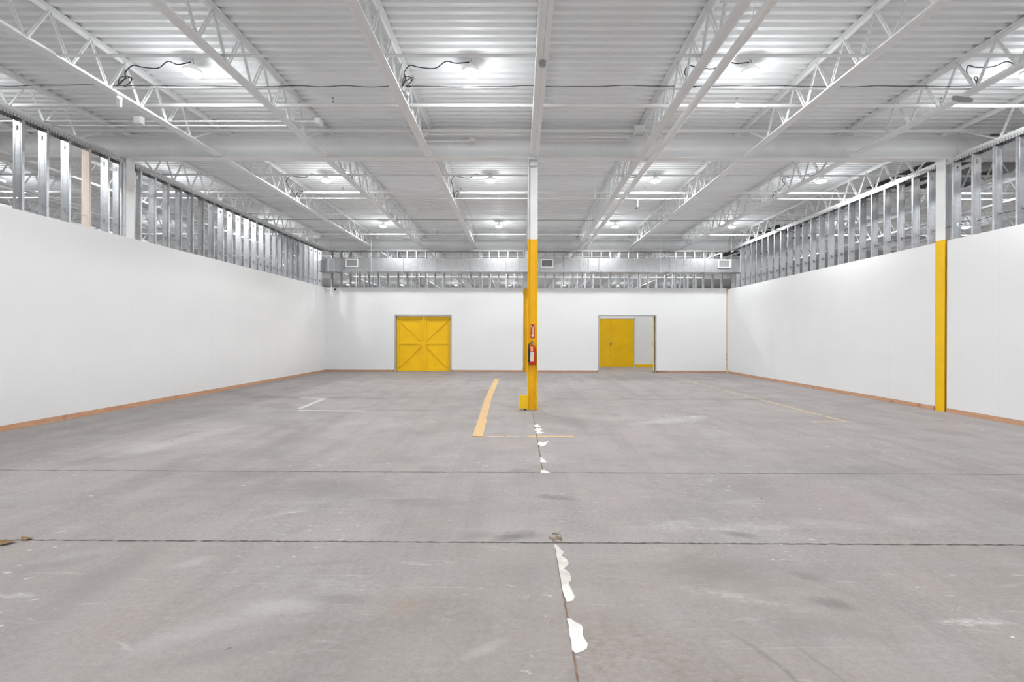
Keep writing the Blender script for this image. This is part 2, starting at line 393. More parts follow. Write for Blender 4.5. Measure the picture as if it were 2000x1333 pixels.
# corridor behind the open doorway
YC = 22.2
m = MB(); m.box(-9, 3.84, YC, YC+BT, 0, 3.5); m.box(3.84, 5.62, YC, YC+BT, 2.36, 3.5); m.box(5.62, 10, YC, YC+BT, 0, 3.5)
struct(m.build('wall_corridor', 'gypsum_plain'))
struct(MB().box(5.66, 9.9, YC-.02, YC, 0, .15).build('baseboard_corridor', 'yellow'))
m = MB(); m.box(3.80, 3.84, YC-.03, YC+.05, 0, 2.40); m.box(5.60, 5.64, YC-.03, YC+.05, 0, 2.40); m.box(3.80, 5.64, YC-.03, YC+.05, 2.35, 2.45)
d3 = struct(m.build('door_3', 'boxwhite'))
a = MB().box(3.845, 4.475, YC-.02, YC+.03, .02, 2.34).build('leaf', 'yellow', d3)
b = MB().box(4.485, 5.58, YC-.02, YC+.03, .02, 2.34).build('leaf', 'yellow', d3)
MB().box(4.49, 4.60, YC-.06, YC-.02, 1.19, 1.22).build('handle', 'galv', b)
MB().box(4.44, 4.46, YC-.05, YC-.02, 1.10, 1.19).build('padlock', 'black', a)

# ------------------------------------------------------------------ paint, joints and filler on the floor
def strip(name, pts, w, mat, ragged=0., step=.05, label=None, z=.0025):
    m = MB(); P = [Vector((*q, 0)) for q in pts]; top = []
    for a, b in zip(P[:-1], P[1:]):
        n = max(1, int((b-a).length/step)); d = (b-a).normalized(); nn = Vector((-d.y, d.x, 0))
        for i in range(n+1):
            c = a.lerp(b, i/n); w_ = w if not isinstance(w, tuple) else w[0]+(w[1]-w[0])*((c-P[0]).length/max(.01,(P[-1]-P[0]).length))
            top.append((c+nn*(w_/2+random.uniform(-ragged, ragged)), c-nn*(w_/2+random.uniform(-ragged, ragged))))
    for l, r in top: m.v += [(l.x,l.y,z),(r.x,r.y,z)]
    m.f = [(2*i+1, 2*i+3, 2*i+2, 2*i) for i in range(len(top)-1)]
    o = m.build(name, mat, fo)
    if label: o['label'] = label
    return o
def patch(name, pix, mat, label, rag=.012, z=.004):
    P = [fl(*q) for q in pix]; poly = []
    for i, a in enumerate(P):
        b = P[(i+1) % len(P)]; L = math.dist(a, b); n = max(1, int(L/.05))
        for k in range(n):
            f = k/n; r = rag if k else 0
            poly.append((a[0]+(b[0]-a[0])*f+random.uniform(-r,r), a[1]+(b[1]-a[1])*f+random.uniform(-r,r)))
    o = MB().prism(poly, .0005, z).build(name, mat, fo); o['label'] = label; return o
strip('floor_joint', [(-8,5.03),(8.5,5.03)], .009, 'joint', .004, .04, 'dark control joint across the floor, middle of the open floor')
strip('floor_joint', [(-8,3.322),(8.5,3.322)], .011, 'joint', .006, .03, 'dark ragged control joint across the floor, nearest the camera')
strip('floor_joint', [(-8,10.95),(-3.2,10.93)], .02, 'joint', .004, .1, 'thin dark joint far left behind the column row')
strip('floor_joint', [(.5,10.9),(6.0,10.9)], .02, 'joint', .005, .1, 'thin dark joint right of the yellow column')
strip('floor_joint', [(-3.2,9.16),(.12,9.2)], .012, 'joint', .004, .1, 'faint joint running to the foot of the yellow column')
strip('floor_joint', [(.262,.9),(.264,3.30)], .010, 'jointtan', .002, .05, 'brown joint line on the front slab')
strip('floor_joint', [(.266,5.05),(.27,8.9)], .013, 'jointtan', .003, .08, 'brown joint line in front of the yellow column')
patch('joint_filler', [(1083,1064),(1090,1068),(1097,1076),(1102,1081),(1097,1087),(1107,1094),(1111,1102),(1107,1108),(1101,1112),(1113,1121),(1116,1134),(1111,1142),(1118,1157),(1123,1167),(1119,1176),(1107,1178),(1100,1160),(1095,1130),(1090,1100)], 'fillerdirty', 'long scalloped smear of pale filler along the brown joint', .004)
patch('joint_filler', [(1097,1146),(1108,1143),(1113,1152),(1121,1164),(1119,1175),(1107,1178),(1101,1163)], 'filler', 'whiter lower end of the scalloped filler smear', .004, .006)
patch('joint_filler', [(1107,1210),(1114,1210),(1124,1217),(1136,1223),(1139,1231),(1138,1243),(1143,1252),(1148,1260),(1146,1269),(1137,1274),(1124,1278),(1117,1271),(1116,1255),(1111,1238)], 'filler', 'bold white patch of filler on the front joint', .006)
patch('joint_filler', [(1042,832),(1050,829),(1057,834),(1048,836)], 'filler', 'small white smear of filler nearest the column', .02)
patch('joint_filler', [(1045,838),(1054,837),(1060,840),(1052,843),(1064,846),(1048,849)], 'filler', 'second white smear of filler from the column', .02)
patch('joint_filler', [(1050,868),(1055,863),(1061,866),(1073,862),(1068,868),(1056,875)], 'filler', 'winged white smear of filler beyond the yellow line', .02)
patch('joint_filler', [(1054,895),(1059,896),(1068,904),(1056,904)], 'filler', 'white smear of filler third from the joint crossing', .01)
patch('joint_filler', [(1036,894),(1052,891),(1050,910),(1038,912)], M['fillerdirty'], 'faint worn film of filler left of the joint', .03, .002) if False else None
patch('joint_filler', [(1057,919),(1064,919),(1076,925),(1056,925)], 'filler', 'white wedge of filler at the joint crossing', .006)
patch('floor_stain', [(1070,1050),(1073,1046),(1082,1040),(1092,1040),(1097,1048),(1099,1056),(1093,1061),(1080,1061)], 'rust', 'small rusty brown stain behind the near joint', .02, .002)
strip('painted_line', [fl(971,740), fl(954,778), fl(932,855)], (.16,.155), 'lineyellow', .006, .1, 'broad worn yellow stripe left of the yellow column')
strip('painted_line', [fl(923,853.5), fl(1015,853.5)], .05, 'linethin', .004, .1, 'faint thin yellow stripe left of the joint')
strip('painted_line', [fl(1031,853), fl(1122,853.3)], .075, 'lineyellow', .004, .1, 'short yellow stripe crossing the joint')
strip('painted_line', [fl(1290,731.5), fl(1652,824)], .065, 'linethin', .006, .1, 'long thin yellow stripe running from the open doorway')
strip('painted_line', [fl(1585,823.5), fl(1666,824.5)], .04, 'linethin', .004, .1, 'short yellow cross stripe at the end of the long one')
strip('painted_line', [fl(1500,799), fl(1580,807)], .05, 'linethin', .006, .1, 'faint yellow branch stripe right of the column')
strip('painted_line', [fl(587,778), fl(637,778.5)], .13, 'linewhite', .01, .1, 'upper white bar of the zigzag mark on the left')
strip('painted_line', [fl(631,780), fl(585,799)], .10, 'linewhite', .01, .1, 'slanted white bar of the zigzag mark on the left')
strip('painted_line', [fl(582,802), fl(712,803.5)], .10, 'linewhite', .012, .1, 'lower white bar of the zigzag mark on the left')
for q in ([(1283,815),(1300,811),(1345,813),(1380,812),(1360,820),(1310,822)], [(1600,796),(1607,795),(1612,797),(1604,798)]):
    patch('floor_stain', q, 'scuff', 'pale scuff on the floor right of the column' if q[0][0] < 1500 else 'small white fleck on the floor far right', .05, .002)
patch('floor_stain', [(1486,1304),(1510,1297),(1532,1299),(1540,1312),(1520,1322),(1497,1316)], 'fleck', 'patch of white paint flecks at the bottom right edge', .02, .002)
patch('floor_stain', [(980,1141),(1000,1133),(1040,1139),(1030,1148),(1000,1148)], 'scuff', 'pale paint scuff left of the long filler smear', .02, .002)
for (px, py, r, mt, lb) in ((8, 1063, .05, 'leaf', 'curled dry tan leaf at the left edge by the near joint'), (53, 1055, .03, 'leaf', 'small dry leaf lying in the near joint')):
    x, y = fl(px, py); m = MB(); n = 9
    pts = [(x+r*math.cos(2*PI*k/n)*1.5, y+r*.7*math.sin(2*PI*k/n)) for k in range(n)]
    m.v = [(x, y, .004)] + [(a_, b_, .004+.016*abs(math.cos(2*PI*k/n))) for k, (a_, b_) in enumerate(pts)]
    m.v += [(v[0], v[1], v[2]+.0015) for v in m.v]
    m.f = [(0, 1+(k+1)%n, 1+k) for k in range(n)] + [(n+1, n+2+k, n+2+(k+1)%n) for k in range(n)] + [(1+k, 1+(k+1)%n, n+2+(k+1)%n, n+2+k) for k in range(n)]
    tag(m.build('dry_leaf', mt), lb, 'leaf')

# ------------------------------------------------------------------ steel columns
def column(x, y, label, top=5.11, dent=False, guard=False, split=3.49):
    e = empty('steel_column', (x, y, 0), label, 'column', 'steel columns')
    def H_(m, z0, z1, f=.0975, d=.10, t_=.012):
        m.box(-f, -f+t_, -d, d, z0, z1); m.box(f-t_, f, -d, d, z0, z1); m.box(-f+t_, f-t_, -.005, .005, z0, z1); return m
    if dent:          # bent flange edges near the floor
        m = MB(); zs = [0,.2,.28,.36,.44,.52,.62,.7,.8,.9,1.0,1.15,split]
        off = {.28:.003,.36:.008,.44:.012,.52:.008,.62:-.003,.7:-.012,.8:-.02,.9:-.014,1.0:-.005}
        for a_, b_ in zip(zs[:-1], zs[1:]):
            for sx in (-1, 1):
                i = len(m.v)
                for z in (a_, b_):
                    o_ = off.get(z, 0)*(1 if sx < 0 else -.6)
                    xo, xi = (sx*.0975, sx*.0855)
                    m.v += [(xo+o_,-.1,z),(xi+o_,-.1,z),(xi,.1,z),(xo,.1,z)]
                m.f += [(i,i+1,i+5,i+4),(i+1,i+2,i+6,i+5),(i+2,i+3,i+7,i+6),(i+3,i,i+4,i+7)]
        m.box(-.0855,.0855,-.005,.005,0,split)
        m.build('lower_shaft', 'yellow', e)
    else: H_(MB(), 0, split).build('lower_shaft', 'yellow', e)
    H_(MB(), split, top).build('upper_shaft', 'girder', e)
    MB().box(-.12,.12,-.11,.11,top,top+.02).build('cap_plate', 'girder', e)
    if guard:
        g = MB(); g.box(-.26,-.105,-.09,-.02,.03,.30); g.box(-.26,-.25,-.02,.09,.03,.30); g.build('guard_plate', 'yellow', e)
        MB().box(-.17,-.12,-.085,-.03,0,.03).build('guard_foot', 'black', e)
        k = MB(); k.bar((.05,-.09,.16),(.075,-.095,.30),.012,.05); k.bar((.075,-.095,.30),(.066,-.09,.42),.012,.04); k.build('bent_flange_lip', 'yellow', e)
    return e
cc = column(.27, ROW, 'yellow steel column in the middle of the floor, white upper part', dent=True, guard=True)
column(XL-.10, ROW+.05, 'white steel column rising behind the left wall boards', split=3.3)
cr = column(XR+.105, ROW+.022, 'yellow steel column set in the gap of the right wall')
column(.27, 19.1, 'yellow steel column set in the back wall behind the middle one')
# end connection above the middle column
MB().box(-.105,.105,-.10,.10,4.98,5.0).build('stiffener_plate', 'girder', cc)

# fire extinguisher and its sign on the middle column
e = empty('fire_extinguisher', (.275, ROW-.085, .93), 'red fire extinguisher hung on the middle yellow column', 'fire extinguisher')
MB().lathe((0,0,0), [(.055,0),(.066,.012),(.066,.32),(.060,.345),(.045,.37),(.024,.39),(.022,.405)], 28).build('tank', 'red', e, True)
m = MB(); m.lathe((0,0,.405), [(.02,0),(.02,.03),(.012,.035),(.012,.05)], 14); m.build('valve', 'galv', e, True)
m = MB(); m.bar((.01,0,.45),(-.05,-.05,.475),.02,.006); m.bar((.01,0,.435),(-.05,-.05,.43),.02,.006); m.build('handle', 'black', e)
m = MB(); m.tube([(-.015,0,.43),(-.05,-.01,.435),(-.078,-.015,.41),(-.083,-.02,.34),(-.081,-.02,.2),(-.079,-.02,.10)], .010, 10); m.lathe((-.079,-.02,.06), [(.015,0),(.011,.05)], 10); m.build('hose', 'black', e, True)
def shell(a0, a1, z0, z1, r, mat, name):
    m = MB(); n = 10
    for k in range(n+1):
        a = a0+(a1-a0)*k/n
        for rr in (r, r+.001): m.v += [(rr*math.sin(a), -rr*math.cos(a), z0), (rr*math.sin(a), -rr*math.cos(a), z1)]
    for k in range(n):
        i = 4*k; m.f += [(i+2,i+6,i+7,i+3),(i,i+1,i+5,i+4),(i+3,i+7,i+5,i+1),(i+2,i,i+4,i+6)]
    return m.build(name, mat, e)
shell(-.95,.35,.07,.25,.0662,'labeltan','label'); shell(-.9,.1,.16,.25,.0674,'labelgrey','label'); shell(-.9,.3,.075,.10,.0674,'labelgrey','label')
m = MB(); m.box(-.045,.005,-.075,-.069,.265,.375); m.build('inspection_tag', 'tag', e)
MB().box(-.03,.03,.066,.079,.05,.40).build('bracket', 'black', e)
m = MB().box(-.042,.042,-.0015,.0015,0,.285); sg = m.build('sign', 'signred'); sg.location = (.275, ROW-.0075, 1.46)
tag(sg, 'narrow red sign with white down arrow on the middle column', 'sign')
m = MB(); m.box(-.018,-.004,-.003,-.0015,.06,.27); m.box(.004,.018,-.003,-.0015,.06,.27); m.box(-.004,.004,-.003,-.0015,.245,.27); m.box(-.004,.004,-.003,-.0015,.06,.075)
i = len(m.v); m.v += [(-.034,-.003,.062),(.034,-.003,.062),(0,-.003,.012)]; m.f.append((i,i+2,i+1))
m.box(-.036,.036,-.003,-.0015,.235,.27); m.build('arrow', 'signwhite', sg)

# ------------------------------------------------------------------ girders
def girder(y, x0, x1, label):
    m = MB(); m.box(x0,x1,y-.095,y+.095,5.13,5.148); m.box(x0,x1,y-.095,y+.095,5.567,5.585); m.box(x0,x1,y-.006,y+.006,5.148,5.567)
    o = m.build('steel_girder', 'girder'); tag(o, label, 'girder', 'roof girders')
    for k in range(-6, 7):
        if x0 < JX(k) < x1: MB().box(JX(k)-.07,JX(k)+.07,y-.07,y+.07,5.585,5.67).build('joist_seat', 'girder', o)
    return o
girder(ROW, -26.9, 26.9, 'deep white steel girder crossing the room over the middle column')
girder(ROW+BAY, -26.9, 26.9, 'white steel girder over the back wall of metal studs')
girder(ROW+3*BAY, -26.9, 26.9, 'white steel girder at the far end of the hall beyond the back wall')
girder(ROW+2*BAY, -26.9, 26.9, 'white steel girder beyond the back wall, glimpsed between the studs')

# ------------------------------------------------------------------ bar joists
ZT, ZB = 5.71, 5.165
def chord_mesh(y0, y1, z, up, name):
    m = MB(); s_ = 1 if up else -1
    for sx in (-1, 1):
        xa, xb = sorted((sx*.001, sx*.073)); m.box(xa, xb, y0, y1, *( (z+.022, z+.028) if up else (z-.028, z-.022)))
        xa, xb = sorted((sx*.001, sx*.008)); m.box(xa, xb, y0, y1, *( (z-.04, z+.022) if up else (z-.022, z+.045)))
        if not up: xa, xb = sorted((sx*.068, sx*.073)); m.box(xa, xb, y0, y1, z-.022, z-.008)
    return m.mesh(name, 'steel')
SP = 7.97/14
BN = [.9+SP*i for i in range(15)]
TOPM = chord_mesh(.02, BAY-.02, ZT, True, 'top_chord'); BOTM = chord_mesh(.14, BAY-.14, ZB, False, 'bottom_chord')
dz = ZT-ZB
def web_wide(dy, name):
    m = MB(); m.bar((0,0,-.01), (0,dy,dz), .052, .006, (1,0,0)); m.bar((.0,0,-.01), (.0,dy,dz), .006, .045, (1,0,0)); return m.mesh(name, 'steel')
def web_thin(dy, name):
    m = MB(); m.tube([(-.02,0,-.005),(-.02,dy,dz)], .0115, 6); m.tube([(.02,0,-.005),(.02,dy,dz)], .0115, 6); return m.mesh(name, 'steel', True)
WW = web_wide(-SP/2, 'web_member'); WT = web_thin(SP/2, 'web_member')
W0 = web_wide(-(.9-.08), 'web_member'); W1 = web_thin(BAY-.08-BN[-1], 'web_member')
allweb = MB()
for i, y in enumerate(BN):
    a = BN[i]-SP/2 if i else .08; b = BN[i]+SP/2 if i < 14 else BAY-.08
    allweb.bar((0,y,ZB),(0,a,ZT),.006,.04,(1,0,0)); allweb.bar((.0,y,ZB),(0,b,ZT),.034,.018)
ALLW = allweb.mesh('web', 'steel')
def joist(k, bay, full, label, group):
    e = empty('roof_joist', (JX(k), ROW+(bay-1)*BAY, 0), label, 'joist', group)
    inst('top_chord', TOPM, e); inst('bottom_chord', BOTM, e)
    if full:
        for i, y in enumerate(BN):
            inst('web_member', WW if i else W0, e, (0,y,ZB)); inst('web_member', WT if i < 14 else W1, e, (0,y,ZB))
    else: inst('web', ALLW, e)
    return e
def side(k):
    if k == 0: return 'on the column line'
    return '%s to the %s of the column line' % (nth(abs(k)), 'left' if k < 0 else 'right')
for k in range(-8, 9):
    inn = abs(k) <= 4 and k != -4
    out = 'outside the %s wall' % ('left' if k < 0 else 'right')
    joist(k, 0, inn, 'white open web joist of the near bay, ' + side(k) if abs(k) <= 4 else 'white joist of the near bay %s, %s from the column line' % (out, nth(abs(k))), 'near bay roof joists')
    joist(k, 1, inn, 'white open web joist of the far bay, ' + side(k) if abs(k) <= 4 else 'white joist of the far bay %s, %s from the column line' % (out, nth(abs(k))), 'far bay roof joists')
    if abs(k) <= 5: joist(k, 3, False, 'white joist two bays beyond the back wall, ' + side(k), 'joists beyond the back wall')
    if abs(k) <= 6: joist(k, 2, False, 'white joist beyond the back wall studs, ' + side(k), 'joists beyond the back wall')

# ------------------------------------------------------------------ pipes, conduits and cables under the roof
def pipe(name, a, b, r, label, cat, mat='pipe', n=10, extra=None, group=None):
    m = MB().tube([a, b], r, n)
    if extra: extra(m)
    return tag(m.build(name, mat, None, True), label, cat, group)
XA, XE = -20, 20
def sprinklers(y, label, xs, z=5.40):
    o = pipe('sprinkler_pipe', (XA,y,z), (XE,y,z), .03, label, 'pipe', 'pipe', 14, None, 'sprinkler branch pipes')
    for x in xs:
        h = MB(); h.lathe((x,y,z+.028), [(.016,0),(.016,.03),(.008,.035),(.008,.05)], 10)
        h.tube([(x-.012,y,z+.075),(x-.016,y,z+.1),(x,y,z+.125),(x+.016,y,z+.1),(x+.012,y,z+.075)], .004, 6); h.lathe((x,y,z+.125), [(.022,0),(.022,.003)], 12)
        hd = h.build('sprinkler_head', 'grey', o)
        MB().tube([(x-.035,y,z),(x+.035,y,z)], .038, 14).build('sprinkler_tee', 'pipe', hd, True)
    return o
sprinklers(7.68, 'white sprinkler pipe crossing the near bay in front of the girder', [-3.16, 3.65, 7.08])
sprinklers(12.35, 'white sprinkler pipe crossing the far bay, nearer one', [-4.8, -1.6, 3.4])
sprinklers(17.45, 'white sprinkler pipe crossing the far bay close to the back wall', [-3.16, 1.7])
sprinklers(22.3, 'white sprinkler pipe beyond the back wall', [])
pipe('gas_pipe', (XA,8.97,5.56), (XE,8.97,5.56), .030, 'white pipe running along the front of the middle girder', 'pipe', 'pipe', 14)
pipe('gas_pipe', (XA,18.72,5.50), (XE,18.72,5.50), .028, 'white pipe running along the front of the back girder', 'pipe', 'pipe', 14)
def bridging(y, label, z=5.20):
    m = MB(); m.box(XA,XE,y,y+.032,z,z+.004); m.box(XA,XE,y+.028,y+.032,z-.028,z)
    tag(m.build('bridging_bar', 'steel'), label, 'bar', 'joist bridging bars')
bridging(5.95, 'thin white bridging bar across the nearest part of the ceiling')
bridging(10.4, 'thin white bridging bar just beyond the middle girder')
bridging(13.75, 'thin white bridging bar in the middle of the far bay')
bridging(15.7, 'thin white bridging bar in the back half of the far bay')
pipe('conduit', (XA,6.80,5.205), (XE,6.80,5.205), .013, 'thin conduit carrying black cables across the near bay', 'conduit')
pipe('conduit', (XA,12.24,5.205), (XE,12.24,5.205), .013, 'thin bright conduit crossing the far bay beside the sprinkler pipe', 'conduit')
pipe('conduit', (XA,14.5,5.205), (XE,14.5,5.205), .009, 'thin grey conduit crossing the far bay by the third lamp row', 'conduit', 'grey')
pipe('conduit', (-9.5,7.86,5.215), (-3.5,7.86,5.215), .011, 'upper of two short conduits left of the near bay', 'conduit')
pipe('conduit', (-8.6,7.93,5.17), (-3.9,7.93,5.17), .011, 'lower of two short conduits left of the near bay', 'conduit')
def jbox(x, y, z, w, h, d, label, mat='boxwhite'):
    o = MB().box(x-w/2,x+w/2,y-d/2,y+d/2,z-h/2,z+h/2).build('junction_box', mat)
    m = MB().box(x-w/2+.008,x+w/2-.008,y-d/2-.004,y-d/2,z-h/2+.008,z+h/2-.008); m.build('cover', mat, o)
    return tag(o, label, 'junction box', 'electrical boxes')
jbox(-6.55,7.80,5.20,.12,.12,.09,'white electrical box on the conduits near the left wall')
jbox(-3.48,7.86,5.20,.10,.09,.12,'white electrical box at the right end of the short conduits')
jbox(-.96,9.18,5.49,.11,.11,.08,'white electrical box left of the column, at the end of the bent conduit')
jbox(2.20,9.18,5.47,.09,.10,.08,'small white electrical box right of the column on the girder')
jbox(2.33,8.86,5.54,.19,.12,.10,'wide white electrical box at the joist right of the column')
jbox(-.53,13.70,5.18,.11,.11,.09,'white electrical box in the far bay left of the column')
jbox(-5.9,14.0,5.20,.12,.12,.1,'white electrical box in the far bay near the left wall')
# perforated strut on the girder
m = MB(); m.box(-2.12,.42,9.03,9.07,5.495,5.535)
tag(m.build('strut_channel', 'pipe'), 'bright metal strut along the girder left of the column', 'strut')
m = MB()
m.box(.44,2.15,9.03,9.07,5.455,5.475)
for k in range(42): m.box(.46+k*.04,.48+k*.04,9.028,9.03,5.458,5.468)
tag(m.build('strut_channel', 'girder'), 'perforated strut along the girder right of the column', 'strut')
tag(MB().tube([(-2.2,8.3,5.50),(-2.19,9.0,5.50),(-2.16,9.14,5.49),(-2.08,9.17,5.455),(-1.95,9.18,5.445),(-1.02,9.18,5.445)], .011, 8).build('conduit', 'pipe', None, True), 'bent white conduit dropping to a box left of the column', 'conduit')
tag(MB().tube([(.34,9.18,5.46),(.5,9.18,5.45),(2.15,9.18,5.46)], .010, 8).build('conduit', 'pipe', None, True), 'straight white conduit on the girder right of the column', 'conduit')
tag(MB().tube([(.215,2.5,5.115),(.215,8.9,5.115),(.215,9.05,5.14),(.215,9.1,5.2)], .013, 8).build('conduit', 'pipe', None, True), 'white conduit along the joist on the column line', 'conduit')
tag(MB().tube([(.19,ROW-.12,.0+3.6),(.19,ROW-.12,5.0)], .008, 6).build('conduit', 'girder', None, True), 'thin conduit up the left side of the middle column', 'conduit') if False else None
# big main beside the joist
m = MB().tube([(2.66,-.5,5.055),(2.64,18.4,5.055)], .058, 18)
mp = m.build('sprinkler_main', 'pipe', None, True); tag(mp, 'thick white sprinkler main running lengthwise right of the column', 'pipe')
for y in (5.2, 8.6, 11.6, 14.6):
    MB().tube([(2.66-.062,y,5.055),(2.66-.045,y,5.01),(2.66,y,4.992),(2.66+.045,y,5.01),(2.66+.062,y,5.055),(2.66+.04,y,5.11),(2.66,y,5.125),(2.66,y,5.73)], .005, 6).build('pipe_hanger', 'pipe', mp)
o = MB().tube([(3.17,12.24,5.19),(3.17,12.24,5.06),(3.165,12.24,4.98)], .013, 8).build('drop_conduit', 'pipe', None, True)
tag(o, 'short white conduit hanging down in the far bay right of the column', 'conduit')
MB().tube([(3.165,12.24,4.98),(3.14,12.24,4.93)], .022, 8).build('end_plug', 'black', o, True)
tag(MB().tube([(2.02,12.24,5.22),(2.02,12.24,5.70)], .014, 8).build('riser_conduit', 'pipe', None, True), 'short white conduit rising to the deck in the far bay by the main', 'conduit')
# hook and chain on the girder
m = MB()
for k in range(4): m.tube([(1.70+.018*math.cos(a*PI/4),9.21,5.30+.045*k+.024*math.sin(a*PI/4)) for a in range(9)], .005, 6)
m.tube([(1.70,9.21,5.28),(1.69,9.21,5.22),(1.705,9.21,5.19),(1.715,9.21,5.21)], .005, 6)
tag(m.build('chain_hook', 'girder', None, True), 'short hanging chain with hook on the girder right of the column', 'chain')
def wav(a, b, n, amp, ampz):
    P = []
    for i in range(n+1):
        f = i/n; P.append((a[0]+(b[0]-a[0])*f, a[1]+random.uniform(-amp,amp)*(0<i<n), a[2]+(b[2]-a[2])*f+random.uniform(-ampz,ampz)*(0<i<n)))
    return P
def smooth(P, k=4):
    out = []
    for i in range(len(P)-1):
        p0 = Vector(P[max(i-1,0)]); p1 = Vector(P[i]); p2 = Vector(P[i+1]); p3 = Vector(P[min(i+2,len(P)-1)])
        for j in range(k):
            t_ = j/k; out.append(tuple(.5*((2*p1)+(p2-p0)*t_+(2*p0-5*p1+4*p2-p3)*t_*t_+(3*p1-p0-3*p2+p3)*t_**3)))
    return out+[tuple(P[-1])]
for x0, x1, z, lb in ((-14,-1.9,5.238,'black cable tied along the conduit, left stretch'), (-1.7,2.3,5.238,'black cable tied along the conduit, middle stretch'), (2.5,13,5.238,'black cable tied along the conduit, right stretch')):
    tag(MB().tube(smooth(wav((x0,6.79,z),(x1,6.79,z),int((x1-x0)/.35),.01,.012)), .005, 6).build('power_cable', 'black', None, True), lb, 'cable', 'cables along the conduit')
# oval fittings
def oval(x, y, z, rx, rz, label, mat='grey'):
    m = MB().lathe((0,0,0), [(.3*rx,.035),(rx,.03),(rx,.0),(.85*rx,-.02),(.4*rx,-.03)], 22); o = m.build('sensor', mat, None, True); o.location = (x,y,z)
    return tag(o, label, 'sensor', 'ceiling sensors')
oval(.30, 6.02, 5.102, .046, .05, 'round grey sensor under the joist on the column line')
o = oval(6.53, 6.75, 5.02, .13, .06, 'dark oval fitting beside a joist at the upper right'); o.rotation_euler = (.5,.2,0)
o = oval(-1.78, 7.05, 5.24, .07, .05, 'small grey box on the joist left of the column')
m = MB(); m.tube([(0,0,0),(0,0,-.14)], .035, 12); o = m.build('security_camera', 'boxwhite', None, True); o.location = (-6.05,6.85,5.10); o.rotation_euler = (.9,.2,.6)
tag(o, 'small white camera on the joist at the upper left', 'camera')
MB().tube([(0,.0,-.14),(0,.0,-.142)], .026, 12).build('camera_lens', 'black', o)
tag(MB().lathe((2.42,4.9,5.08), [(.03,0),(.03,.012),(.006,.02),(.006,.09)], 12).build('hanger_cap', 'grey', None, True), 'small hanger rod end near the top, right of the column', 'hanger') if False else None
# dark panel hung beyond the right wall
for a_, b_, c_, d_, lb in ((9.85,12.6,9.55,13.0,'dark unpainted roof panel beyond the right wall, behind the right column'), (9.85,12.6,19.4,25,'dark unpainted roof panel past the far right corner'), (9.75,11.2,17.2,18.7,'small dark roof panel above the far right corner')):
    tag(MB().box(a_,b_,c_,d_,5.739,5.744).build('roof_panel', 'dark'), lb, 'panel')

# ------------------------------------------------------------------ lamps
LX = [-.755+4.27*n for n in range(-5, 6)]
LY = [-7.62,-2.76,2.1,6.96,11.79,16.72,20.86,26.0,31.2,36.0]
def lamp_proto():
    e = bpy.data.objects.new('ceiling_lamp', None); C.objects.link(e); e.empty_display_size = .2
    MB().lathe((0,0,.0), [(.128,0),(.135,.012),(.13,.04),(.09,.06),(.06,.075),(.05,.12),(.03,.125)], 28).build('housing', 'boxwhite', e, True)
    MB().lathe((0,0,-.035), [(.03,-.012),(.085,-.006),(.118,.01),(.125,.034)], 28).build('lens', 'lens', e, True)
    m = MB(); m.tube([(0,0,.125),(.02,0,.15),(.012,0,.175),(0,0,.21)], .006, 6); m.build('hook', 'grey', e)
    return e
P0 = lamp_proto(); first = True
la = bpy.data.lights.new('lamp_light', 'AREA'); la.shape = 'DISK'; la.size = .24; la.energy = 26; la.color = (.965,.99,1); la.spread = PI
lp = bpy.data.lights.new('lamp_glow', 'POINT'); lp.shadow_soft_size = .09; lp.energy = 5.4; lp.color = la.color
rows = {1:'nearest row', 2:'second row', 3:'third row', 4:'first row beyond the back wall', 5:'second row beyond the back wall', 6:'third row beyond the back wall', 7:'fourth row beyond the back wall', 0:'row overhead', -1:'row behind the camera', -2:'last row behind the camera'}
